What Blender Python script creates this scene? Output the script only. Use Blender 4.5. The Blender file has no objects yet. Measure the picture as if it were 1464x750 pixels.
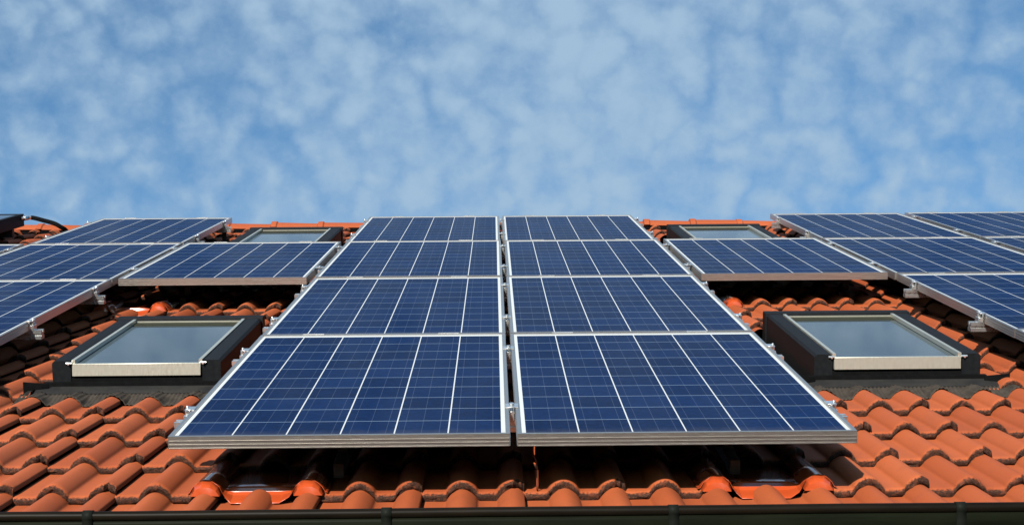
import bpy, math, random
import numpy as np
from mathutils import Matrix, Vector
random.seed(7); rng = np.random.default_rng(7)
scene = bpy.context.scene
COL = scene.collection
R_ = math.radians

# ------------------------------------------------------------------ roof frame: u across, v up the slope, w out of the roof
PITCH = R_(25); Z0 = 2.75
MR = Matrix.Translation((0, 0, Z0)) @ Matrix.Rotation(PITCH, 4, 'X')

# ------------------------------------------------------------------ camera
cam = bpy.data.cameras.new('camera'); camo = bpy.data.objects.new('camera', cam); COL.objects.link(camo)
cam.sensor_width = 36; cam.lens = 1955.67 / 1464 * 36
cam.clip_start = 0.05; cam.clip_end = 5000
right = Vector((0.9999, -0.0132, -0.0060)); down = Vector((-0.0077, -0.1296, -0.9915)); fwd = Vector((0.0123, 0.9915, -0.1297))
fwd.normalize(); right = (right - fwd * right.dot(fwd)).normalized(); down = fwd.cross(right)
CM = Matrix(((right.x, -down.x, -fwd.x, -0.0483), (right.y, -down.y, -fwd.y, -3.839), (right.z, -down.z, -fwd.z, 1.0092), (0, 0, 0, 1)))
camo.matrix_world = MR @ CM
scene.camera = camo

def unproj(x, y, w):
    "photo pixel (1464 wide) -> point in roof coordinates at height w"
    d = right * ((x - 732) / 1955.67) + down * ((y - 375) / 1955.67) + fwd
    s = (w - 1.0092) / d.z
    return Vector((-0.0483 + s * d.x, -3.839 + s * d.y, w))

# ------------------------------------------------------------------ sun and sky
sun_roof = Vector((-0.38, -0.88, 1.0)).normalized()
sun_dir = (MR.to_3x3() @ sun_roof).normalized()
SUN_EL = math.asin(sun_dir.z); SUN_AZ = math.atan2(sun_dir.x, sun_dir.y)
sl = bpy.data.lights.new('sun', 'SUN'); slo = bpy.data.objects.new('sun', sl); COL.objects.link(slo)
sl.energy = 5.0; sl.angle = R_(0.5); sl.color = (1.0, 0.95, 0.87)
slo.rotation_euler = sun_dir.to_track_quat('Z', 'Y').to_euler()
slo.location = (0, 0, 40)

world = bpy.data.worlds.new('World'); scene.world = world; world.use_nodes = True
SKY_STRENGTH = 0.092
BIGOFF = (9.7, 4.4, 1)
def build_world():
    nt = world.node_tree; nt.nodes.clear()
    N = nt.nodes.new; L = nt.links.new
    out = N('ShaderNodeOutputWorld'); bg = N('ShaderNodeBackground'); L(bg.outputs[0], out.inputs[0])
    bg.inputs[1].default_value = SKY_STRENGTH
    sky = N('ShaderNodeTexSky'); sky.sky_type = 'NISHITA'; sky.sun_disc = False
    sky.sun_elevation = SUN_EL; sky.sun_rotation = SUN_AZ
    sky.air_density = 1.0; sky.dust_density = 0.4; sky.ozone_density = 2.2
    tc = N('ShaderNodeTexCoord')
    sep = N('ShaderNodeSeparateXYZ'); L(tc.outputs['Generated'], sep.inputs[0])
    def math_(op, a, b=None):
        n = N('ShaderNodeMath'); n.operation = op
        for i, q in enumerate((a, b)):
            if q is None: continue
            if isinstance(q, (int, float)): n.inputs[i].default_value = q
            else: L(q, n.inputs[i])
        return n.outputs[0]
    zz = math_('ADD', math_('MAXIMUM', sep.outputs[2], 0.0), 0.90)
    px = math_('DIVIDE', sep.outputs[0], zz); py = math_('DIVIDE', sep.outputs[1], zz)
    cmb = N('ShaderNodeCombineXYZ'); L(px, cmb.inputs[0]); L(py, cmb.inputs[1]); cmb.inputs[2].default_value = 3.7
    def noise(scale, detail, rough, off=(0, 0, 0), dist=0.0):
        mp = N('ShaderNodeMapping'); L(cmb.outputs[0], mp.inputs[0]); mp.inputs['Location'].default_value = off
        n = N('ShaderNodeTexNoise'); L(mp.outputs[0], n.inputs['Vector'])
        n.inputs['Scale'].default_value = scale; n.inputs['Detail'].default_value = detail
        n.inputs['Roughness'].default_value = rough; n.inputs['Distortion'].default_value = dist
        return n.outputs['Fac']
    # puffs: smooth cells warped by noise, broken up by finer noise
    wn = N('ShaderNodeTexNoise'); L(cmb.outputs[0], wn.inputs['Vector']); wn.inputs['Scale'].default_value = 34; wn.inputs['Detail'].default_value = 5
    wv = N('ShaderNodeVectorMath'); wv.operation = 'MULTIPLY_ADD'; L(wn.outputs['Color'], wv.inputs[0])
    wv.inputs[1].default_value = (0.042, 0.042, 0); L(cmb.outputs[0], wv.inputs[2])
    vo = N('ShaderNodeTexVoronoi'); vo.feature = 'SMOOTH_F1'; L(wv.outputs[0], vo.inputs['Vector'])
    vo.inputs['Scale'].default_value = 52; vo.inputs['Smoothness'].default_value = 0.55
    puff = math_('SUBTRACT', 0.62, vo.outputs['Distance'])
    mid = noise(42, 7, 0.62, (4, 2, 0)); big = noise(5, 2, 0.5, BIGOFF); fine = noise(120, 6, 0.62)
    def term(x, mean, k): return math_('MULTIPLY', math_('SUBTRACT', x, mean), k)
    dens = math_('ADD', math_('ADD', term(puff, 0.12, 1.1), term(mid, 0.5, 0.75)), math_('ADD', term(big, 0.5, 0.8), term(fine, 0.5, 0.55)))
    # thicker veil straight ahead, thinning towards the east; unseen cloud behind the camera cleared to cut ambient light
    dens = math_('SUBTRACT', dens, math_('MULTIPLY', math_('MAXIMUM', math_('SUBTRACT', px, 0.12), 0.0), 1.5))
    dens = math_('ADD', dens, math_('SUBTRACT', 0.27, math_('MULTIPLY', math_('ABSOLUTE', math_('SUBTRACT', px, 0.05)), 0.95)))
    dens = math_('SUBTRACT', dens, math_('MULTIPLY', math_('MAXIMUM', math_('SUBTRACT', 0.25, py), 0.0), 1.9))
    mr = N('ShaderNodeMapRange'); mr.interpolation_type = 'SMOOTHSTEP'; L(dens, mr.inputs['Value'])
    mr.inputs['From Min'].default_value = -0.74; mr.inputs['From Max'].default_value = 0.78
    mr.inputs['To Min'].default_value = 0.10; mr.inputs['To Max'].default_value = 1.0
    mix = N('ShaderNodeMix'); mix.data_type = 'RGBA'; L(mr.outputs[0], mix.inputs[0])
    tint = N('ShaderNodeMix'); tint.data_type = 'RGBA'; tint.blend_type = 'MULTIPLY'; tint.inputs[0].default_value = 1
    L(sky.outputs[0], tint.inputs[6]); tint.inputs[7].default_value = (0.52, 0.94, 1.16, 1)
    L(tint.outputs[2], mix.inputs[6]); mix.inputs[7].default_value = (3.35, 4.85, 6.5, 1)
    L(mix.outputs[2], bg.inputs[0])
build_world()

scene.view_settings.view_transform = 'Standard'; scene.view_settings.look = 'None'
scene.view_settings.exposure = 0.22; scene.view_settings.gamma = 1.0
scene.view_settings.use_curve_mapping = False
scene.cycles.diffuse_bounces = 0; scene.cycles.max_bounces = 6

# ------------------------------------------------------------------ materials
class NT:
    def __init__(s, name):
        s.m = bpy.data.materials.new(name); s.m.use_nodes = True; s.t = s.m.node_tree
        s.b = s.t.nodes['Principled BSDF']
    def n(s, kind, **kw):
        n = s.t.nodes.new(kind)
        for k, q in kw.items(): setattr(n, k, q)
        return n
    def l(s, a, b): s.t.links.new(a, b)
    def put(s, sock, q):
        if isinstance(q, (int, float, tuple)): sock.default_value = q
        else: s.l(q, sock)
    def math(s, op, a, b=None, c=None):
        n = s.n('ShaderNodeMath', operation=op)
        for i, q in enumerate((a, b, c)):
            if q is not None: s.put(n.inputs[i], q)
        return n.outputs[0]
    def mix(s, f, a, b, mode='MIX'):
        n = s.n('ShaderNodeMix', data_type='RGBA', blend_type=mode)
        s.put(n.inputs[0], f); s.put(n.inputs[6], a); s.put(n.inputs[7], b); return n.outputs[2]
    def ramp(s, v, a, b, lo=0.0, hi=1.0):
        n = s.n('ShaderNodeMapRange'); s.put(n.inputs[0], v)
        for i, q in enumerate((a, b, lo, hi)): n.inputs[i + 1].default_value = q
        return n.outputs[0]
    def noise(s, scale, detail=4, rough=0.55, coord='Object', vec=None, stretch=None):
        if vec is None:
            vec = s.n('ShaderNodeTexCoord').outputs[coord]
        if stretch:
            mp = s.n('ShaderNodeMapping'); s.l(vec, mp.inputs[0]); mp.inputs['Scale'].default_value = stretch; vec = mp.outputs[0]
        n = s.n('ShaderNodeTexNoise'); s.l(vec, n.inputs['Vector'])
        n.inputs['Scale'].default_value = scale; n.inputs['Detail'].default_value = detail; n.inputs['Roughness'].default_value = rough
        return n.outputs['Fac']
    def bump(s, h, strength, dist=0.002):
        n = s.n('ShaderNodeBump'); n.inputs['Strength'].default_value = strength; n.inputs['Distance'].default_value = dist
        s.l(h, n.inputs['Height']); s.l(n.outputs[0], s.b.inputs['Normal'])
    def set(s, **kw):
        for k, q in kw.items(): s.put(s.b.inputs[k.replace('_', ' ')], q)
        return s.m

def mat_tile():
    s = NT('clay_tile')
    tint = s.n('ShaderNodeAttribute', attribute_name='tint').outputs['Fac']
    edge = s.n('ShaderNodeAttribute', attribute_name='edge').outputs['Fac']
    c = s.mix(tint, (0.41, 0.082, 0.023, 1), (0.55, 0.126, 0.039, 1))
    n1 = s.noise(3.0, 5, 0.6); c = s.mix(s.ramp(n1, 0.45, 0.75, 0, 0.30), c, (0.33, 0.085, 0.035, 1))
    n2 = s.noise(260, 3, 0.7); c = s.mix(s.ramp(n2, 0.56, 0.72, 0, 0.35), c, (0.30, 0.075, 0.03, 1))
    n3 = s.noise(38, 5, 0.7); c = s.mix(s.ramp(n3, 0.60, 0.74, 0, 0.45), c, (0.24, 0.07, 0.035, 1))
    n4 = s.noise(9.0, 6, 0.7); c = s.mix(s.ramp(n4, 0.55, 0.72, 0, 0.22), c, (0.20, 0.062, 0.030, 1))
    n5 = s.noise(95, 2, 0.5); c = s.mix(s.ramp(n5, 0.72, 0.77, 0, 0.7), c, (0.085, 0.050, 0.034, 1))
    # crumbling weathered brown edge
    en = s.noise(150, 4, 0.75); ev = s.noise(420, 2, 0.6)
    crust = s.mix(s.ramp(ev, 0.52, 0.74), (0.030, 0.011, 0.006, 1), (0.24, 0.105, 0.055, 1))
    crust = s.mix(s.ramp(s.noise(70, 4, 0.7), 0.50, 0.66, 0, 0.6), crust, (0.25, 0.062, 0.024, 1))
    em = s.ramp(s.math('ADD', edge, s.math('MULTIPLY', s.math('SUBTRACT', en, 0.5), 1.1)), 0.42, 0.62)
    c = s.mix(em, c, crust)
    h = s.math('ADD', s.noise(330, 3, 0.6), s.math('MULTIPLY', s.math('MULTIPLY', en, edge), 6.0))
    s.bump(h, 0.55, 0.0016)
    return s.set(Base_Color=c, Roughness=0.74, Specular_IOR_Level=0.28)

def mat_metal(name, col, rough, metallic=1.0, streak=None, var=0.12, scale=9):
    s = NT(name)
    n = s.noise(scale, 4, 0.6, stretch=streak)
    c = s.mix(s.ramp(n, 0.3, 0.7), tuple(x * (1 - var) for x in col) + (1,), tuple(min(1, x * (1 + var)) for x in col) + (1,))
    r = s.ramp(s.noise(scale * 4, 3, 0.6, stretch=streak), 0.3, 0.7, rough * 0.8, rough * 1.25)
    return s.set(Base_Color=c, Roughness=r, Metallic=metallic)

def mat_cells():
    s = NT('solar_cells')
    tc = s.n('ShaderNodeTexCoord').outputs['Object']
    sp = s.n('ShaderNodeSeparateXYZ'); s.l(tc, sp.inputs[0])
    X, Y = sp.outputs[0], sp.outputs[1]
    PX, PY = 0.1575, 0.1588
    cx = s.math('DIVIDE', s.math('SUBTRACT', X, 0.0235), PX); cy = s.math('DIVIDE', s.math('SUBTRACT', Y, 0.0205), PY)
    fx = s.math('FRACT', cx); fy = s.math('FRACT', cy)
    ax = s.math('ABSOLUTE', s.math('SUBTRACT', fx, 0.5)); ay = s.math('ABSOLUTE', s.math('SUBTRACT', fy, 0.5))
    col = s.math('GREATER_THAN', ax, 0.5 - 0.0040 / PX / 2); row = s.math('GREATER_THAN', ay, 0.5 - 0.0038 / PY / 2)
    out = s.math('MAXIMUM', s.math('GREATER_THAN', s.math('ABSOLUTE', s.math('SUBTRACT', X, 0.496)), 3 * PX - 0.001),
                 s.math('GREATER_THAN', s.math('ABSOLUTE', s.math('SUBTRACT', Y, 0.8145)), 5 * PY - 0.001))
    bar = s.math('LESS_THAN', s.math('ABSOLUTE', s.math('SUBTRACT', s.math('FRACT', s.math('MULTIPLY', fx, 3)), 0.5)), 0.0017 * 3 / PX / 2)
    vo = s.n('ShaderNodeTexVoronoi'); s.l(tc, vo.inputs['Vector']); vo.inputs['Scale'].default_value = 75
    g = s.n('ShaderNodeSeparateColor'); s.l(vo.outputs['Color'], g.inputs[0])
    ids = s.n('ShaderNodeCombineXYZ'); s.l(s.math('FLOOR', cx), ids.inputs[0]); s.l(s.math('FLOOR', cy), ids.inputs[1])
    rnd = s.n('ShaderNodeObjectInfo').outputs['Random']; s.l(s.math('MULTIPLY', rnd, 91.0), ids.inputs[2])
    wn = s.n('ShaderNodeTexWhiteNoise'); s.l(ids.outputs[0], wn.inputs['Vector'])
    v = s.math('ADD', s.math('MULTIPLY', g.outputs[0], 0.45), s.math('MULTIPLY', wn.outputs['Value'], 0.55))
    c = s.mix(v, (0.0008, 0.0080, 0.040, 1), (0.0018, 0.0185, 0.082, 1))
    c = s.mix(s.math('MULTIPLY', bar, 0.24), c, (0.16, 0.20, 0.28, 1))
    c = s.mix(s.math('MULTIPLY', row, 0.75), c, (0.28, 0.38, 0.50, 1))
    c = s.mix(s.math('MAXIMUM', col, out), c, (0.66, 0.67, 0.64, 1))
    # thin dust film
    low = s.ramp(s.math('ADD', Y, s.math('MULTIPLY', s.noise(14, 5, 0.7), 0.10)), 0.06, 0.13, 0.10, 0.0)   # dirt line at the lower edge
    c = s.mix(low, c, (0.30, 0.27, 0.22, 1))
    d = s.noise(5, 6, 0.65); c = s.mix(s.ramp(d, 0.45, 0.8, 0.0, 0.008), c, (0.45, 0.42, 0.38, 1))
    return s.set(Base_Color=c, Roughness=0.7, Specular_IOR_Level=0.0, Coat_Weight=0.27, Coat_Roughness=0.06, Coat_IOR=1.33)

def mat_simple(name, a, b, rough, scale=20, bump=0.0, spec=0.4, coat=0.0, stretch=None, bdist=0.002):
    s = NT(name); n = s.noise(scale, 5, 0.6, stretch=stretch)
    if bump: s.bump(s.noise(scale * 5, 3, 0.6, stretch=stretch), bump, bdist)
    return s.set(Base_Color=s.mix(s.ramp(n, 0.3, 0.7), a + (1,), b + (1,)), Roughness=rough, Specular_IOR_Level=spec, Coat_Weight=coat)

M = {
 'tile': mat_tile(),
 'alu': mat_metal('anodised_aluminium', (0.60, 0.55, 0.50), 0.38, 0.95, streak=(1, 30, 30)),  # warm tint paints the tiles' brown reflection into the metal
 'alu_bright': mat_metal('mill_aluminium', (0.78, 0.78, 0.76), 0.28, 0.86),
 'cells': mat_cells(),
 'backsheet': mat_simple('backsheet', (0.020, 0.020, 0.022), (0.030, 0.030, 0.032), 0.6),  # white underside made near-black to deepen the shade below the panels
 'red_metal': mat_simple('red_painted_sheet', (0.55, 0.074, 0.018), (0.62, 0.094, 0.024), 0.24, 6, 0.0, 0.5, 0.8),
 'frame_dark': mat_simple('anthracite_cover', (0.011, 0.0115, 0.0125), (0.018, 0.0185, 0.0195), 0.5, 60, 0.15, 0.04),
 'frame_black': mat_simple('black_cover', (0.006, 0.006, 0.006), (0.010, 0.010, 0.010), 0.6, 40, 0, 0.03),
 'sash': mat_metal('champagne_aluminium', (0.66, 0.63, 0.52), 0.36, 0.65, streak=(8, 1, 1), var=0.05),
 'olive': mat_simple('olive_gasket_reflection', (0.035, 0.034, 0.018), (0.05, 0.048, 0.026), 0.6, 15, 0, 0.15),
 'lead': mat_simple('grey_flashing', (0.022, 0.022, 0.022), (0.040, 0.037, 0.033), 0.6, 14, 0.3, 0.06),
 'pleat': mat_simple('pleated_flashing', (0.045, 0.037, 0.029), (0.085, 0.068, 0.053), 0.7, 30, 0.3, 0.05),
 'gutter': mat_simple('green_brown_gutter', (0.006, 0.0075, 0.004), (0.011, 0.013, 0.0065), 0.5, 5, 0.1, 0.05, stretch=(1, 6, 6)),
 'gutter_bead': mat_simple('brown_gutter_bead', (0.006, 0.0045, 0.003), (0.013, 0.009, 0.005), 0.42, 5, 0.1, 0.07, stretch=(1, 6, 6)),
 'gutter_clip': mat_simple('gutter_clip', (0.010, 0.012, 0.009), (0.014, 0.015, 0.011), 0.55, 40, 0.1, 0.06),
 'black_rubber': mat_simple('pipe_insulation', (0.004, 0.004, 0.004), (0.009, 0.008, 0.008), 0.7, 60, 0.5, 0.04),
 'cable': mat_simple('red_cable', (0.28, 0.06, 0.03), (0.34, 0.09, 0.045), 0.5),
 'hook': mat_metal('hook_steel', (0.045, 0.043, 0.04), 0.6, 0.5),
 'render': mat_simple('wall_render', (0.52, 0.49, 0.43), (0.58, 0.55, 0.49), 0.9, 8, 0.5),
 'soil': mat_simple('underlay', (0.010, 0.009, 0.008), (0.016, 0.014, 0.012), 0.9),
 'collector_glass': None,
}
def mat_glass(name, base, rough):
    s = NT(name); n = s.noise(4, 5, 0.6)
    c = s.mix(s.ramp(n, 0.3, 0.7), tuple(x * 0.85 for x in base) + (1,), tuple(x * 1.1 for x in base) + (1,))
    d = s.noise(140, 3, 0.7); c = s.mix(s.ramp(d, 0.62, 0.8, 0, 0.25), c, (0.4, 0.4, 0.38, 1))
    return s.set(Base_Color=c, Roughness=0.5, Specular_IOR_Level=0.05, Coat_Weight=1.0, Coat_Roughness=rough, Coat_IOR=1.48)
M['pane'] = mat_glass('window_glass', (0.062, 0.076, 0.074), 0.03)
M['collector_glass'] = mat_glass('collector_glass', (0.02, 0.03, 0.05), 0.04)

def mat_ground():
    s = NT('brick_red_ground'); n = s.noise(0.8, 6, 0.6); n2 = s.noise(25, 4, 0.7)
    c = s.mix(s.ramp(n, 0.35, 0.7), (0.110, 0.058, 0.036, 1), (0.170, 0.092, 0.060, 1))  # unseen ground, reddened so the panel frames reflect brown
    c = s.mix(s.ramp(n2, 0.5, 0.75, 0, 0.5), c, (0.10, 0.085, 0.045, 1)); s.bump(n2, 0.8, 0.03)
    return s.set(Base_Color=c, Roughness=0.9)
M['soil_ground'] = mat_ground()

# ------------------------------------------------------------------ mesh helpers
class MB:
    def __init__(s): s.v = []; s.f = []
    def add(s, vs, fs):
        o = len(s.v); s.v += [tuple(p) for p in vs]; s.f += [tuple(i + o for i in f) for f in fs]; return s
    def box(s, x0, x1, y0, y1, z0, z1):
        return s.add([(x0,y0,z0),(x1,y0,z0),(x1,y1,z0),(x0,y1,z0),(x0,y0,z1),(x1,y0,z1),(x1,y1,z1),(x0,y1,z1)],
                     [(0,3,2,1),(4,5,6,7),(0,1,5,4),(1,2,6,5),(2,3,7,6),(3,0,4,7)])
    def hexa(s, p): # 8 points, bottom ring then top ring
        return s.add(p, [(0,3,2,1),(4,5,6,7),(0,1,5,4),(1,2,6,5),(2,3,7,6),(3,0,4,7)])
    def prism_x(s, prof, x0, x1):
        n = len(prof)
        vs = [(x0, a, b) for a, b in prof] + [(x1, a, b) for a, b in prof]
        fs = [(i, (i+1) % n, n + (i+1) % n, n + i) for i in range(n)]
        return s.add(vs, fs + [tuple(range(n-1, -1, -1)), tuple(range(n, 2*n))])
    def prism_y(s, prof, y0, y1):
        n = len(prof)
        vs = [(a, y0, b) for a, b in prof] + [(a, y1, b) for a, b in prof]
        fs = [(i, n + i, n + (i+1) % n, (i+1) % n) for i in range(n)]
        return s.add(vs, fs + [tuple(range(n)), tuple(range(2*n-1, n-1, -1))])
    def tube(s, pts, r, seg=10, cap=True):
        pts = [Vector(p) for p in pts]; rings = []
        for i, p in enumerate(pts):
            t = (pts[min(i+1, len(pts)-1)] - pts[max(i-1, 0)]).normalized()
            a = t.orthogonal().normalized() if i == 0 else (rings_a - t * rings_a.dot(t)).normalized()
            rings_a = a; b = t.cross(a)
            rr = r[i] if isinstance(r, (list, tuple)) else r
            rings.append([p + (a * math.cos(2*math.pi*k/seg) + b * math.sin(2*math.pi*k/seg)) * rr for k in range(seg)])
        vs = [q for ring in rings for q in ring]
        fs = [(i*seg+k, i*seg+(k+1) % seg, (i+1)*seg+(k+1) % seg, (i+1)*seg+k) for i in range(len(pts)-1) for k in range(seg)]
        if cap: fs += [tuple(range(seg-1, -1, -1)), tuple(range((len(pts)-1)*seg, len(pts)*seg))]
        return s.add(vs, fs)
    def cyl(s, c, axis, r, h, seg=12):
        c = Vector(c); a = Vector(axis).normalized()
        return s.tube([c, c + a * h], r, seg)
    def mesh(s, name, mat, smooth=40, bevel=None):
        me = bpy.data.meshes.new(name); me.from_pydata(s.v, [], s.f)
        me.materials.append(mat)
        if smooth:
            me.polygons.foreach_set('use_smooth', [True] * len(me.polygons))
            me.set_sharp_from_angle(angle=R_(smooth))
        me.update(); return me
def link(name, me, parent=None, matrix=None):
    o = bpy.data.objects.new(name, me); COL.objects.link(o)
    if parent is not None: o.parent = parent
    if matrix is not None:
        if parent is not None: o.matrix_local = matrix
        else: o.matrix_world = matrix
    return o
def bevel(o, w, seg=2):
    m = o.modifiers.new('bevel', 'BEVEL'); m.width = w; m.segments = seg; m.limit_method = 'ANGLE'; m.angle_limit = R_(40)
    return o
def tag(o, label=None, cat=None, group=None, kind=None):
    if label: o['label'] = label
    if cat: o['category'] = cat
    if group: o['group'] = group
    if kind: o['kind'] = kind
    return o
def empty(name, matrix):
    o = bpy.data.objects.new(name, None); COL.objects.link(o); o.matrix_world = matrix; o.empty_display_size = 0.1; return o
def copy_tree(o, parent=None):
    c = o.copy(); COL.objects.link(c)
    if parent is not None: c.parent = parent
    for ch in list(o.children): copy_tree(ch, c)
    return c
T = Matrix.Translation

# ------------------------------------------------------------------ ground
g = MB(); g.add([(-2500, -2500, 0), (2500, -2500, 0), (2500, 2500, 0), (-2500, 2500, 0)], [(0, 1, 2, 3)])
tag(link('garden_ground', g.mesh('garden_ground', M['soil_ground'], 0)), kind='structure')

# ------------------------------------------------------------------ house
house = tag(empty('house', T((0, 0, 0))), 'house with a red clay tiled roof slope below a blue sky', 'house')
UL, UR = -6.3, 6.15           # roof width
GAUGE, NOSE0, ROLL = 0.322, 0.150, 0.1535
BASE, LIFT, RH = -0.238, 0.028, 0.038
TILT = 0.0088                  # the tiles come slightly closer to the panels towards the ridge
VR = 7.03                      # ridge
NC0, NC1 = -1, 21
# skylight rectangles in roof coordinates (u0, u1, v0, v1)
SKY = [(-1.825, -1.152, 1.56, 2.59), (1.235, 1.908, 1.56, 2.59), (-1.85, -1.18, 5.23, 6.27), (1.235, 1.908, 5.23, 6.27)]

def roll_h(d):
    d = np.abs(d) / 0.0475
    d = np.minimum(d, 1.0); return RH * (0.82 * (1 - d ** 2) ** 0.62 + 0.18 * (0.5 + 0.5 * np.cos(d * math.pi)))
def prof(x):   # tile profile, x measured from the joint; rolls at .0767 and .2302
    return roll_h(x - 0.0767) + roll_h(x - 0.2302)
METAL = [(-0.921, 0), (0.614, 0), (-2.149, 10), (0.921, 10)]   # left roll u, course number

def build_roof():
    half = 0.0475 * np.sin(np.linspace(-math.pi / 2, math.pi / 2, 19)); half[0] -= 0.004; half[-1] += 0.004
    xs = np.concatenate([[-0.055, -0.036, -0.010, 0.015], 0.0767 + half, [0.1535], 0.2302 + half[:14], [0.2640, 0.2642]])
    hs = prof(xs); hs[0] = -0.006; hs[-1] = hs[-2] - 0.013
    nx = len(xs)
    # (dv, dw, edge)
    rows = [(0.030, -0.027, 1.0), (0.004, -0.027, 1.0), (0.0015, -0.021, 1.0), (0.000, -0.014, 0.88), (0.0020, -0.0070, 0.58), (0.0075, -0.0020, 0.36),
            (0.018, 0.0, 0.14), (0.040, 0.0, 0.0), (0.13, 0.0, 0.0), (0.24, 0.0, 0.0), (0.352, 0.0, 0.0)]
    nr = len(rows)
    V, F, E, TI = [], [], [], []
    idx = np.arange(nx * nr).reshape(nr, nx)
    quads = np.stack([idx[:-1, :-1], idx[:-1, 1:], idx[1:, 1:], idx[1:, :-1]], -1).reshape(-1, 4)
    off = 0
    k0 = math.floor((UL + 0.2302) / 0.307); k1 = math.ceil((UR + 0.2302) / 0.307)
    for n in range(NC0, NC1 + 1):
        vn = NOSE0 + GAUGE * n
        for k in range(k0, k1 + 1):
            u0 = 0.307 * k - 0.2302
            if u0 < UL - 0.06 or u0 + 0.27 > UR + 0.06: continue
            # the tile under a red metal tile is left out
            if any(n == mc and abs(u0 + 0.2302 - (mu + 0.307)) < 0.05 for mu, mc in METAL): continue
            dj = rng.normal(0, 0.0022); rot = rng.normal(0, 0.0035); wj = rng.normal(0, 0.0010); ujit = rng.normal(0, 0.0012)
            top_cut = 0.352 if n < NC1 else 0.10
            P = np.zeros((nr, nx, 3)); ed = np.zeros((nr, nx))
            lumps = np.interp(np.arange(nx), np.arange(0, nx + 3, 3), rng.normal(0, 0.0013, len(np.arange(0, nx + 3, 3))))
            d2 = xs - 0.2302
            gap = np.where((d2 > 0.002) & (d2 < 0.041), 0.014 + rng.normal(0, 0.004, nx), 0.0)
            for r, (dv, dw, e) in enumerate(rows):
                dv = min(dv, top_cut)
                fr = 1.0 if r <= 6 else max(0.0, 1 - (dv - 0.018) / 0.045)
                jit = rng.normal(0, 0.0020, nx) if r in (1, 2, 3) else 0
                P[r, :, 0] = u0 + xs + ujit
                P[r, :, 1] = vn + dv + dj + rot * (xs - 0.12) + fr * (gap + lumps) + jit
                P[r, :, 2] = BASE + TILT * (vn + dv) + hs + LIFT * (1 - dv / GAUGE) + dw + wj + (rng.normal(0, 0.0011, nx) if r in (0, 1, 2, 3) else 0)
                ed[r] = np.maximum(e, np.where(gap > 0.003, min(1.0, e * 1.6), 0))
            # a soft step down close to the nose in the trough
            V.append(P.reshape(-1, 3)); E.append(ed.ravel())
            TI.append(np.full(nx * nr, np.clip(rng.normal(0.5, 0.23), 0, 1)))
            c = P.reshape(-1, 3)[quads].mean(1)
            keep = np.ones(len(quads), bool)
            for (a, b, v0, v1) in SKY:
                keep &= ~((c[:, 0] > a - 0.055) & (c[:, 0] < b - 0.03) & (c[:, 1] > v0 - 0.185) & (c[:, 1] < v1 + 0.05))
            F.append(quads[keep] + off); off += nx * nr
    V = np.concatenate(V); F = np.concatenate(F); E = np.concatenate(E); TI = np.concatenate(TI)
    me = bpy.data.meshes.new('tiled_roof'); me.from_pydata(V.tolist(), [], F.tolist())
    for nm, arr in (('edge', E), ('tint', TI)):
        at = me.attributes.new(nm, 'FLOAT', 'POINT'); at.data.foreach_set('value', arr.astype(np.float32))
    me.materials.append(M['tile'])
    me.polygons.foreach_set('use_smooth', [True] * len(me.polygons)); me.set_sharp_from_angle(angle=R_(55))
    me.update(); return me
roof = link('tiled_roof', build_roof(), house, MR)

# dark deck below the tiles, back slope and walls
dk = MB(); dk.box(UL, UR, -0.20, VR, -0.30, -0.272)
link('roof_deck', dk.mesh('roof_deck', M['soil'], 0), house, MR)
eave = MR @ Vector((0, -0.10, -0.30)); ridge = MR @ Vector((0, VR, -0.30))
by = 2 * ridge.y - eave.y
bk = MB(); dz = 0.12
bk.hexa([(UL, ridge.y, ridge.z), (UR, ridge.y, ridge.z), (UR, by + 0.3, eave.z - 0.14), (UL, by + 0.3, eave.z - 0.14),
         (UL, ridge.y, ridge.z + dz), (UR, ridge.y, ridge.z + dz), (UR, by + 0.3, eave.z - 0.14 + dz), (UL, by + 0.3, eave.z - 0.14 + dz)])
link('rear_roof_slope', bk.mesh('rear_roof_slope', M['red_metal'], 0), house)
wl = MB(); ya = eave.y + 0.35; yb = by - 0.35; xa, xb = UL + 0.3, UR - 0.3; zt = eave.z - 0.02
wl.box(xa, xb, ya, ya + 0.3, 0, zt); wl.box(xa, xb, yb - 0.3, yb, 0, zt)
for x in (xa, xb - 0.3):
    wl.add([(x, ya+.3, 0), (x, yb-.3, 0), (x, yb-.3, zt), (x, ridge.y, ridge.z - 0.15), (x, ya+.3, zt),
            (x+.3, ya+.3, 0), (x+.3, yb-.3, 0), (x+.3, yb-.3, zt), (x+.3, ridge.y, ridge.z - 0.15), (x+.3, ya+.3, zt)],
           [(4,3,2,1,0), (5,6,7,8,9), (0,1,6,5), (1,2,7,6), (2,3,8,7), (3,4,9,8), (4,0,5,9)])
link('wall', wl.mesh('wall', M['render'], 0), house)
sf = MB(); sf.box(xa, xb, eave.y - 0.02, ya + 0.01, eave.z - 0.10, eave.z - 0.07); sf.box(xa, xb, eave.y - 0.03, eave.y - 0.005, eave.z - 0.12, eave.z + 0.02)
link('soffit', sf.mesh('soffit', M['frame_dark'], 0), house)

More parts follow.
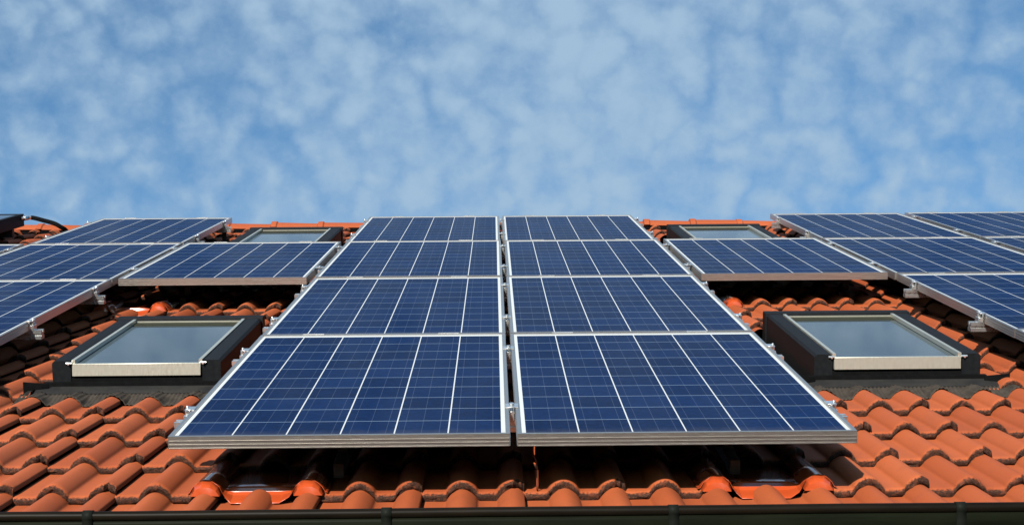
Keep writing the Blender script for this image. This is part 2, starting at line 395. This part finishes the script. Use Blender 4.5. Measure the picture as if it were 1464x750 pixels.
# ridge tiles: overlapping half-round caps, each a part of the roof
def ridge_mesh(name):
    L_, seg = 0.405, 16
    def ring(x, r, e): return [(x, math.sin(a) * r, math.cos(a) * r * 0.92) for a in [R_(-74 + 148 * i / seg) for i in range(seg + 1)]]
    st = [(0.0, 0.106), (0.006, 0.117), (0.045, 0.118), (0.054, 0.108), (0.20, 0.105), (L_, 0.101)]
    mb = MB(); vs = []; n = seg + 1
    for x, r in st: vs += ring(x, r, 0)
    for x, r in reversed(st): vs += ring(x, r - 0.014, 0)
    fs = []; m = len(st) * 2
    for i in range(m):
        j = (i + 1) % m
        for q in range(seg): fs.append((i*n+q, i*n+q+1, j*n+q+1, j*n+q))
        if i < len(st) - 1:
            k = m - 1 - i
            fs.append((i*n, j*n, (k-1)*n, k*n)); fs.append((i*n+seg, k*n+seg, (k-1)*n+seg, j*n+seg))
    mb.add(vs, fs); me = mb.mesh(name, M['tile'], 40)
    at = me.attributes.new('tint', 'FLOAT', 'POINT'); at.data.foreach_set('value', [random.uniform(0.0, 0.7)] * len(me.vertices))
    e = [0.25 if v.co.x < 0.003 else 0.0 for v in me.vertices]
    at = me.attributes.new('edge', 'FLOAT', 'POINT'); at.data.foreach_set('value', e)
    return me
rms = [ridge_mesh('ridge_tile') for _ in range(4)]
MRW = T((0, ridge.y, (MR @ Vector((0, VR, -0.162))).z))
x = UL
i = 0
MRi = MR.inverted()
while x < UR - 0.3:
    m = MRW @ T((x, random.gauss(0, 0.003), random.gauss(0, 0.003))) @ Matrix.Rotation(R_(random.gauss(0, 0.5)), 4, 'Z') @ Matrix.Rotation(R_(random.gauss(0.3, 0.5)), 4, 'Y')
    link('ridge_tile', rms[i % 4], roof, MRi @ m); x += 0.372; i += 1
# dark ventilation strip under the ridge caps
vs_ = MB(); vs_.box(UL, UR, VR - 0.045, VR - 0.02, -0.20, -0.128)
link('ridge_vent_strip', vs_.mesh('ridge_vent_strip', M['black_rubber'], 0), roof, Matrix())

# red sheet metal tiles
def metal_tile_mesh():
    mb = MB(); rw = 0.050; hh = RH + 0.003
    def hroll(d):
        d = abs(d) / rw
        d = min(d, 1.0); return hh * (0.82 * (1 - d ** 2) ** 0.62 + 0.18 * (0.5 + 0.5 * math.cos(d * math.pi)))
    xs = [-0.058 + 0.116 * i / 14 for i in range(15)] + [0.075, 0.10, 0.13, 0.16, 0.19, 0.22] + [0.307 - 0.058 + 0.116 * i / 14 for i in range(15)]
    hsx = [max(hroll(x), hroll(x - 0.307)) for x in xs]
    ys = [(-0.016, -0.0275), (-0.012, -0.0255), (0.0, -0.0215), (0.014, -0.0185), (0.030, -0.013), (0.041, -0.005), (0.047, 0.006), (0.053, 0.0095), (0.060, 0.007), (0.068, 0.003), (0.10, 0.003), (0.36, 0.003)]
    n = len(xs); vs = []
    for (y, dz_) in ys:
        for x, h in zip(xs, hsx):
            isr = min(1.0, h / 0.012)
            e_ = min(1.0, max(0.0, (min(x, 0.307 - x) - 0.042) / 0.034)); e_ = e_ * e_ * (3 - 2 * e_)
            # troughs dish down in front of the stiffening rib, rolls stay straight
            z = BASE + LIFT * (1 - max(0, y) / GAUGE) + 0.002 + h + dz_ * e_
            vs.append((x, max(y, -0.016 * e_ + 0.004 * (1 - e_)), z))
    fs = [(r*n+i, r*n+i+1, (r+1)*n+i+1, (r+1)*n+i) for r in range(len(ys)-1) for i in range(n-1)]
    mb.add(vs, fs)
    # folded, faceted end caps on both rolls
    for cx in (0, 0.307):
        pts = [(-0.047, -0.004), (-0.034, 0.021), (-0.012, 0.034), (0.016, 0.032), (0.036, 0.017), (0.047, -0.004)]
        z0 = BASE + LIFT + 0.0025
        o = len(mb.v)
        outer = [(cx + a, 0.0035, z0 + b * 1.02 + 0.002) for a, b in pts]; front = [(cx + a * 0.90, -0.014, z0 + b * 0.74 - 0.003) for a, b in pts]
        mid = [(cx + 0.016, -0.024, z0 - 0.002)]
        k = len(pts)
        vv = outer + front + mid + [(cx - 0.046, 0.008, z0 - 0.012), (cx + 0.046, 0.008, z0 - 0.012)]
        ff = [(i, k+i, k+i+1, i+1) for i in range(k-1)] + [(k+i, 2*k, k+i+1) for i in range(k-1)]
        ff += [(0, 2*k+1, k), (k-1, 2*k-1, 2*k+2), (k, 2*k+1, 2*k), (2*k-1, 2*k, 2*k+2)]
        mb.add(vv, ff)
    return mb.mesh('sheet_metal_tile', M['red_metal'], 16)
mt = metal_tile_mesh()
mlab = ['glossy red sheet metal tile under the left centre panel column', 'glossy red sheet metal tile under the right centre panel column',
        'glossy red sheet metal tile above the left roof window', 'glossy red sheet metal tile above the right roof window']
for (mu, mc), lb in zip(METAL, mlab):
    o = link('sheet_metal_tile', mt, roof, T((mu, NOSE0 + GAUGE * mc, 0.004 + TILT * (NOSE0 + GAUGE * mc)))); o['label'] = lb
    sm = o.modifiers.new('thick', 'SOLIDIFY'); sm.thickness = 0.0015; sm.offset = -1

# gutter: half round with a rolled front bead, level, just in front of the tile ends
def gutter():
    lip = MR @ unproj(732, 724, -0.112)       # top of the rolled bead
    r = 0.078; br = 0.0135
    cy, cz = lip.y + r - 0.004, lip.z - br
    sec = []
    seg = 22
    for i in range(seg + 1):
        a = math.pi + math.pi * i / seg
        sec.append((cy + r * math.cos(a), cz - 0.012 + r * math.sin(a)))
    sec.append((cy + r, cz + 0.03))
    mb = MB(); vs = []; th = 0.0025
    n = len(sec)
    tilt = -0.0046     # falls slightly to the left in the photograph
    for x in (UL, UR):
        for (y, z) in sec: vs.append((x, y, z + tilt * -x * 0.0))
    mb.add(vs, [(i, i+1, n+i+1, n+i) for i in range(n-1)])
    gm = link('gutter', mb.mesh('gutter', M['gutter'], 40), house)
    sm = gm.modifiers.new('thick', 'SOLIDIFY'); sm.thickness = th; sm.offset = 0
    b = MB()
    xs_ = [UL + (UR - UL) * i / 40 for i in range(41)]
    b.tube([(x, cy - r + 0.001 + random.gauss(0, .0004), cz + random.gauss(0, .0004)) for x in xs_], br, 16)
    link('rolled_bead', b.mesh('rolled_bead', M['gutter_bead'], 40), gm)
    us = [(MR @ unproj(px, 722, -0.112)).x for px in (135, 554, 962, 1376)]
    step = (us[3] - us[0]) / 3
    us = [us[0] - step * k for k in range(6, 0, -1)] + us + [us[3] + step * k for k in range(1, 6)]
    c = MB(); w2 = 0.0135
    out = []
    for i in range(0, 13):
        a = math.pi * (0.10 + 1.25 * i / 12)      # wraps over the bead then down the face
        out.append((cy - r + 0.001 + (br + 0.0012) * math.cos(a), cz + (br + 0.0012) * math.sin(a)))
    for i in range(0, 15):
        a = math.pi + math.pi * (0.08 + 0.92 * i / 14)
        out.append((cy + (r + 0.004) * math.cos(a), cz - 0.012 + (r + 0.004) * math.sin(a)))
    out.append((cy + r + 0.004, cz + 0.02))
    n = len(out)
    c.add([(x, y, z) for x in (-w2, w2) for (y, z) in out], [(i, n+i, n+i+1, i+1) for i in range(n-1)])
    cm = c.mesh('gutter_bracket', M['gutter_clip'], 50)
    for u in us:
        if UL < u < UR:
            o = link('gutter_bracket', cm, gm, T((u, 0, 0)))
            s2 = o.modifiers.new('thick', 'SOLIDIFY'); s2.thickness = 0.0016; s2.offset = 0
gutter()

# ------------------------------------------------------------------ roof windows
def tile_surface(u, v):
    "height of the top of the tiles"
    x = (u + 0.2302) % 0.307
    n = math.floor((v - NOSE0) / GAUGE); dv = v - (NOSE0 + GAUGE * n)
    return BASE + float(prof(np.array(x))) + LIFT * (1 - dv / GAUGE)

def skylight(rect, label):
    u0, u1, v0, v1 = rect
    dwv = 0.038 if v0 > 4 else 0.0
    W, Lg = u1 - u0, v1 - v0
    sk = MB()
    cw = 0.070
    top, bot = -0.080, -0.235
    # side covers with a bevelled inner edge, top cover, lower posts
    def side(x0, x1, inner):
        if inner > 0: p = [(x0, bot), (x1 + 0.004, bot), (x1 + 0.004, top - 0.020), (x1, top - 0.003), (x1 - 0.008, top), (x0 + 0.010, top), (x0, top - 0.010)]
        else: p = [(x0 - 0.004, bot), (x1, bot), (x1, top - 0.010), (x1 - 0.010, top), (x0 + 0.008, top), (x0, top - 0.003), (x0 - 0.004, top - 0.020)]
        sk.prism_y(p, 0.0, Lg - 0.06)
    side(0, cw, 1); side(W - cw, W, -1)
    sk.prism_x([(Lg - 0.062, bot), (Lg - 0.062, top - 0.012), (Lg - 0.055, top + 0.004), (Lg - 0.004, top + 0.006), (Lg + 0.006, top - 0.004), (Lg + 0.006, bot)], -0.006, W + 0.006)
    sk_o = link('skylight', sk.mesh('skylight', M['frame_dark'], 35), house, MR @ T((u0, v0, dwv)))
    if label: sk_o['label'] = label
    # lower front: recessed black base
    b = MB()
    b.box(cw + 0.004, W - cw - 0.004, 0.004, 0.03, bot, top - 0.070)
    b.box(-0.025, W + 0.02, -0.020, 0.001, bot - 0.005, top - 0.085)
    link('lower_frame', b.mesh('lower_frame', M['frame_black'], 35), sk_o)
    # sash: champagne strips left and right, bottom plate, olive gasket at the top, widened to paint the pane's dark reflection
    for x0 in (cw + 0.005, W - cw - 0.019):
        s = MB(); s.box(x0, x0 + 0.014, 0.010, Lg - 0.066, top - 0.016, top + 0.001)
        link('glazing_strip', s.mesh('glazing_strip', M['sash'], 0), sk_o)
    s = MB(); s.box(cw + 0.016, W - cw - 0.016, Lg - 0.069, Lg - 0.063, top - 0.020, top - 0.008)
    link('top_strip', s.mesh('top_strip', M['sash'], 0), sk_o)
    s = MB()
    s.hexa([(cw+.010, -.006, top-.062), (W-cw-.010, -.006, top-.062), (W-cw-.010, .012, top-.062), (cw+.010, .012, top-.062),
            (cw+.010, -.001, top-.012), (W-cw-.010, -.001, top-.012), (W-cw-.010, .012, top-.012), (cw+.010, .012, top-.012)])
    bevel(link('bottom_plate', s.mesh('bottom_plate', M['sash'], 35), sk_o), 0.0015)
    for xx in (cw - 0.002, W - cw + 0.002):
        h = MB(); h.cyl((xx - 0.012, -0.003, top - 0.010), (1, 0, 0), 0.005, 0.024, 10); h.cyl((xx, -0.012, top - 0.012), (0, 1, 0), 0.004, 0.022, 8)
        link('screw', h.mesh('screw', M['alu_bright'], 40), sk_o)
    ga = MB(); ga.box(cw + 0.020, W - cw - 0.020, Lg - 0.135, Lg - 0.0695, top - 0.045, top - 0.0145)  # gasket band reaches over the pane as its painted olive reflection
    link('gasket_reflection_band', ga.mesh('gasket_reflection_band', M['olive'], 35), sk_o)
    p = MB(); p.box(cw + 0.004, W - cw - 0.004, 0.010, Lg - 0.062, top - 0.030, top - 0.018)
    link('window_pane', p.mesh('window_pane', M['pane'], 0), sk_o)
    # flashing: side channels, lower apron that follows the tiles with fine pleats
    for b_ in ((-0.085, 0.0, -0.02, Lg + 0.08), (W, W + 0.085, -0.02, Lg + 0.08), (0.0, W, Lg, Lg + 0.08)):
        f = MB(); f.box(*b_, -0.262, -0.228); link('side_channel', f.mesh('side_channel', M['lead'], 30), sk_o)
    for x0, x1 in ((-0.095, -0.004), (W + 0.095, W + 0.004)):      # upstand ears at the lower corners
        f = MB(); f.hexa([(x0, -0.07, -0.235), (x1, -0.04, -0.235), (x1, -0.036, -0.235), (x0, -0.066, -0.235),
                (x0, -0.07, -0.150), (x1, -0.04, -0.165), (x1, -0.036, -0.165), (x0, -0.066, -0.150)])
        link('flashing_ear', f.mesh('flashing_ear', M['frame_black'], 30), sk_o)
    f = MB()        # smooth step below the frame
    f.hexa([(-0.09, -0.094, -0.205), (W + 0.09, -0.094, -0.205), (W + 0.06, -0.020, -0.210), (-0.06, -0.020, -0.210),
            (-0.09, -0.094, -0.192), (W + 0.09, -0.094, -0.192), (W + 0.06, -0.020, -0.180), (-0.06, -0.020, -0.180)])
    link('flashing', f.mesh('flashing', M['lead'], 30), sk_o)
    a = MB(); nu, nv = 220, 9; vs = []
    va, vb = v0 - 0.215, v0 - 0.092
    for j in range(nv + 1):
        t = j / nv
        for i in range(nu + 1):
            uu = u0 - 0.10 + (W + 0.20) * i / nu
            vloc = va + (vb - va) * t + 0.018 * math.sin(i * 0.09 + rect[0]) * (1 - t)
            n = math.floor((v0 - 0.30 - NOSE0) / GAUGE)
            lw = BASE + TILT * vloc + float(prof(np.array((uu + 0.2302) % 0.307))) + LIFT * (1 - (vloc - NOSE0 - n * GAUGE) / GAUGE) + 0.006
            fl = -0.194 + dwv
            tt = t ** 1.6
            z = lw * (1 - tt) + max(fl, lw - 0.002) * tt - dwv + 0.0022 * math.sin(i * 2 * math.pi / 4.0)
            vs.append((uu - u0, vloc - v0, z))
    a.add(vs, [(j*(nu+1)+i, j*(nu+1)+i+1, (j+1)*(nu+1)+i+1, (j+1)*(nu+1)+i) for j in range(nv) for i in range(nu)])
    ao = link('pleated_apron', a.mesh('pleated_apron', M['pleat'], 60), sk_o)
    sm = ao.modifiers.new('thick', 'SOLIDIFY'); sm.thickness = 0.002; sm.offset = -1
slab = ['dark framed roof window in the left opening below the panels', 'dark framed roof window in the right opening below the panels',
        'dark framed roof window near the ridge, left of centre', 'dark framed roof window near the ridge, right of centre']
for r_, lb in zip(SKY, slab): skylight(r_, lb)

# ------------------------------------------------------------------ solar panels
PW, PH, RP = 0.992, 1.65, 1.670
def panel_v(row): return 0.0 if row == 1 else RP * (row - 1)
def frame_mesh(L_, name):
    mb = MB(); t = 0.012; d = 0.0365
    mb.box(0, t, 0, L_, -d, 0); mb.box(PW - t, PW, 0, L_, -d, 0)
    mb.box(t, PW - t, 0, t, -d, -0.0003); mb.box(t, PW - t, L_ - t, L_, -d, -0.0003)
    for z in (-0.013, -0.024, -0.0345):      # fine extrusion ribs along the outer faces
        mb.box(0.002, PW - 0.002, -0.0016, 0.0006, z - 0.0028, z); mb.box(0.002, PW - 0.002, L_ - 0.0006, L_ + 0.0016, z - 0.0028, z)
        mb.box(-0.0016, 0.0006, 0.002, L_ - 0.002, z - 0.0028, z); mb.box(PW - 0.0006, PW + 0.0016, 0.002, L_ - 0.002, z - 0.0028, z)
    # return flanges underneath
    mb.box(t + .0005, t + 0.022, t, L_ - t, -d + .0005, -d + 0.003); mb.box(PW - t - 0.022, PW - t - .0005, t, L_ - t, -d + .0005, -d + 0.003)
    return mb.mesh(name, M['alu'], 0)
def make_panel(L_):
    root = empty('solar_panel', MR)
    link('frame', frame_mesh(L_, 'frame'), root)
    gl = MB(); gl.box(0.0125, PW - 0.0125, 0.0125, PH - 0.0125, -0.009, -0.0035)
    link('glass_face', gl.mesh('glass_face', M['cells'], 0), root).scale.y = (L_ - 0.025) / (PH - 0.025)
    bs = MB(); bs.box(0.0125, PW - 0.0125, 0.0125, L_ - 0.0125, -0.0125, -0.0095)
    link('backsheet', bs.mesh('backsheet', M['backsheet'], 0), root)
    jb = MB(); jb.box(0.42, 0.57, L_ - 0.20, L_ - 0.09, -0.034, -0.0126); link('junction_box', jb.mesh('junction_box', M['black_rubber'], 0), root)
    for x in (0.17, 0.72):
        ec = MB(); ec.box(x, x + 0.085, L_ + 0.0018, L_ + 0.0105, -0.020, 0.0022)  # short bright strips along the upper frame edge
        link('edge_strip', ec.mesh('edge_strip', M['alu_bright'], 0), root)
    return root
protos = {}
COLS = {'L3': -4.090, 'L2': -3.063, 'L1': -2.037, 'C1': -1.004, 'C2': 0.012, 'R1': 1.048, 'R2': 2.082, 'R3': 3.120}
PANELS = [
 ('C1', 1, 'lowest blue solar panel of the left centre column, just above the gutter'),
 ('C1', 2, 'blue solar panel second from the bottom in the left centre column'),
 ('C1', 3, 'blue solar panel third from the bottom in the left centre column'),
 ('C1', 4, 'topmost blue solar panel of the left centre column, against the sky'),
 ('C2', 1, 'lowest blue solar panel of the right centre column, just above the gutter'),
 ('C2', 2, 'blue solar panel second from the bottom in the right centre column'),
 ('C2', 3, 'blue solar panel third from the bottom in the right centre column'),
 ('C2', 4, 'topmost blue solar panel of the right centre column, against the sky'),
 ('L1', 3, 'single blue solar panel between the two left roof windows'),
 ('R1', 3, 'single blue solar panel between the two right roof windows'),
 ('L2', 4, 'topmost blue solar panel left of the upper left roof window'),
 ('L2', 3, 'blue solar panel beside the single panel between the left roof windows'),
 ('L2', 2, 'blue solar panel up and left of the lower left roof window'),
 ('L2', 1, 'lowest solar panel of the left outer column, mostly beyond the left photo edge'),
 ('L3', 3, 'leftmost blue solar panel, only its upper corner inside the photo'),
 ('R2', 4, 'topmost blue solar panel right of the upper right roof window'),
 ('R2', 3, 'blue solar panel beside the single panel between the right roof windows'),
 ('R2', 2, 'blue solar panel up and right of the lower right roof window'),
 ('R2', 1, 'lowest solar panel of the right outer column, mostly beyond the right photo edge'),
 ('R3', 4, 'topmost blue solar panel in the far right column under the sky'),
 ('R3', 3, 'rightmost blue solar panel below the topmost one, cut by the right photo edge'),
]
for c, row, lab in PANELS:
    L_ = 1.612 if row == 1 else PH
    v = 0.042 if row == 1 else RP * (row - 1)
    if L_ not in protos: o = protos[L_] = make_panel(L_)
    else: o = copy_tree(protos[L_])
    # the panels do not lie perfectly flush
    du, dv, dw = random.gauss(0, .002), random.gauss(0, .0015), random.gauss(0, .001)
    o.matrix_world = MR @ T((COLS[c] + du, v + dv, dw)) @ Matrix.Rotation(random.gauss(0, .0006), 4, 'Z')
    tag(o, lab, 'solar panel', 'solar panels mounted on the tiled roof')

# ------------------------------------------------------------------ mounting rails with clamps and roof hooks
def rail(ua, ub, v, clamps, label):
    root = empty('mounting_rail', MR @ T((ua, v, 0)))
    Lr = ub - ua
    p = [(-0.020, -0.0815), (0.020, -0.0815), (0.020, -0.066), (0.013, -0.066), (0.013, -0.057), (0.020, -0.057), (0.020, -0.0415),
         (0.006, -0.0415), (0.006, -0.050), (-0.006, -0.050), (-0.006, -0.0415), (-0.020, -0.0415), (-0.020, -0.057), (-0.013, -0.057), (-0.013, -0.066), (-0.020, -0.066)]
    mb = MB(); mb.prism_x([(a_, b_ + 0.004) for a_, b_ in p], 0, Lr)
    link('rail', mb.mesh('rail', M['alu_bright'], 0), root)
    for (u, kind) in clamps:
        c = MB(); x = u - ua
        if kind == 'mid':
            c.box(x - 0.0085, x + 0.0085, -0.024, 0.024, -0.041, -0.010)
            c.box(x - 0.021, x + 0.021, -0.024, 0.024, 0.0005, 0.0045)
            c.cyl((x, 0, 0.0045), (0, 0, 1), 0.0085, 0.007, 12); c.cyl((x, 0, -0.012), (0, 0, 1), 0.004, 0.014, 8)
        else:
            s = 1 if kind == 'left' else -1       # which side of the panel the clamp grips
            a, b = sorted((x - s * 0.024, x - s * 0.002)); c.box(a, b, -0.022, 0.022, -0.041, -0.016)
            a, b = sorted((x - s * 0.007, x - s * 0.002)); c.box(a, b, -0.022, 0.022, -0.0155, 0.0005)
            a, b = sorted((x - s * 0.020, x + s * 0.011)); c.box(a, b, -0.022, 0.022, 0.0008, 0.0045)
            c.cyl((x - s * 0.015, 0, -0.016), (0, 0, 1), 0.0085, 0.012, 12); c.cyl((x - s * 0.015, 0, -0.005), (0, 0, 1), 0.0042, 0.016, 8)
        bevel(link('clamp', c.mesh('clamp', M['alu_bright'], 40), root), 0.001, 1)
    n = max(2, round(Lr / 0.9))
    for i in range(n):
        x = Lr * (i + 0.5) / n
        k = round((ua + x) / 0.307) * 0.307 + 0.0767 - ua      # hooks come out in a trough
        h = MB()
        h.box(k - 0.016, k + 0.016, 0.0205, 0.0265, -0.150, -0.045); h.box(k - 0.016, k + 0.016, -0.10, 0.0265, -0.156, -0.1505)
        h.box(k - 0.016, k + 0.016, -0.106, -0.1005, -0.190, -0.1505); h.box(k - 0.016, k + 0.016, -0.1065, 0.20, -0.196, -0.1905)
        bevel(link('roof_hook', h.mesh('roof_hook', M['hook'], 0), root), 0.001, 1)
    tag(root, label, 'mounting rail', 'aluminium rails carrying the solar panels')
spans = {1: [('L3', 'L2'), ('C1', 'C2'), ('R2', 'R3')], 2: [('L3', 'L2'), ('C1', 'C2'), ('R2', 'R3')],
         3: [('L3', 'R3')], 4: [('L2', 'L2'), ('C1', 'C2'), ('R2', 'R3')]}
names = ['L3', 'L2', 'L1', 'C1', 'C2', 'R1', 'R2', 'R3']
where = {('L3', 'L2'): 'of the left outer panels', ('C1', 'C2'): 'of the centre panels', ('R2', 'R3'): 'of the right outer panels',
         ('L3', 'R3'): 'across the whole roof', ('L2', 'L2'): 'of the left outer panel'}
rown = {1: 'bottom row', 2: 'second row from the bottom', 3: 'third row from the bottom', 4: 'top row'}
for row, sp in spans.items():
    for a, b in sp:
        ia, ib = names.index(a), names.index(b)
        for q, off in (('lower', 0.37), ('upper', 1.325)):
            cl = []
            for i in range(ia, ib):
                cl.append(((COLS[names[i]] + PW + COLS[names[i + 1]]) / 2, 'mid'))
            cl.append((COLS[names[ia]], 'left')); cl.append((COLS[names[ib]] + PW, 'right'))
            rail(COLS[names[ia]] - 0.055, COLS[names[ib]] + PW + 0.055, RP * (row - 1) + off + (0.01 if row == 1 else 0), cl,
                 f'{q} silver rail under the {rown[row]} {where[(a, b)]}')

# ------------------------------------------------------------------ loose cables, collector and its pipe
def curve_pts(P, n=10):
    P = [Vector(p) for p in P]; P = [P[0] * 2 - P[1]] + P + [P[-1] * 2 - P[-2]]; out = []
    for i in range(1, len(P) - 2):
        for k in range(n):
            t = k / n; a, b, c, d = P[i-1], P[i], P[i+1], P[i+2]
            out.append(0.5 * ((2*b) + (-a + c)*t + (2*a - 5*b + 4*c - d)*t*t + (-a + 3*b - 3*c + d)*t**3))
    out.append(P[-2]); return out
c = MB()
c.tube(curve_pts([(0.062, 0.30, -0.045), (0.062, 0.175, -0.060), (0.062, 0.165, -0.095), (0.072, 0.16, -0.125), (0.073, 0.162, -0.205), (0.085, 0.26, -0.212)], 8), 0.0022, 8)
tag(link('loose_cable', c.mesh('loose_cable', M['cable'], 60), None, MR), 'thin reddish cable hanging below the gap between the two lowest centre panels', 'cable')

tr = unproj(34, 305.5, 0.03)
CW, CL, CT = 1.15, 2.05, 0.095
col = empty('thermal_collector', MR @ T((tr.x, tr.y, 0.03)))
f = MB()
f.box(-CW, -CW + 0.03, -CL, 0, -CT, 0); f.box(-0.03, 0, -CL, 0, -CT, 0)
f.box(-CW + 0.03, -0.03, -CL, -CL + 0.03, -CT, -0.0004); f.box(-CW + 0.03, -0.03, -0.03, 0, -CT, -0.0004); f.box(-CW + .03, -.03, -CL + .03, -.03, -CT, -CT + 0.004)
bevel(link('frame', f.mesh('frame', M['frame_dark'], 30), col), 0.003)
gl = MB(); gl.box(-CW + 0.0305, -0.0305, -CL + 0.0305, -0.0305, -0.012, -0.004)
link('cover_glass', gl.mesh('cover_glass', M['collector_glass'], 0), col)
for y in (-0.25, -1.7):
    st = MB(); st.box(-CW, 0, y - 0.02, y + 0.02, -0.155, -CT - 0.001); link('support_rail', st.mesh('support_rail', M['hook'], 0), col)
    for x in (-CW + 0.15, -0.15):
        st = MB(); st.box(x - .016, x + .016, y - .006, y + .006, -0.215, -0.1555); link('support_foot', st.mesh('support_foot', M['hook'], 0), col)
tag(col, 'dark framed solar thermal collector with glass top at the far left edge', 'collector')
# pipe: metal fitting, black insulation curving down onto the tiles
p0 = tr + Vector((0.004, -0.075, -0.03))
pw_ = [p0, unproj(45, 311, -0.004), unproj(62, 315, -0.016), unproj(78, 319.5, -0.03), unproj(88, 325, -0.06), unproj(93, 328, -0.08), unproj(97, 333, -0.11), unproj(99, 337, -0.15)]
pts = curve_pts(pw_, 8)
pipe = empty('insulated_pipe', MR @ T(pts[-1]))
mb = MB(); mb.tube([p - pts[-1] for p in pts[8:]], 0.017, 12); link('insulation', mb.mesh('insulation', M['black_rubber'], 60), pipe)
mb = MB(); q = [p - pts[-1] for p in pts[:10]]; mb.tube(q, 0.011, 10); mb.tube([q[2], q[5]], 0.020, 6); mb.tube([q[6], q[8]], 0.017, 6)
link('fitting', mb.mesh('fitting', M['alu_bright'], 30), pipe)
tag(pipe, 'black insulated pipe curving from the far left collector down to the tiles', 'pipe')
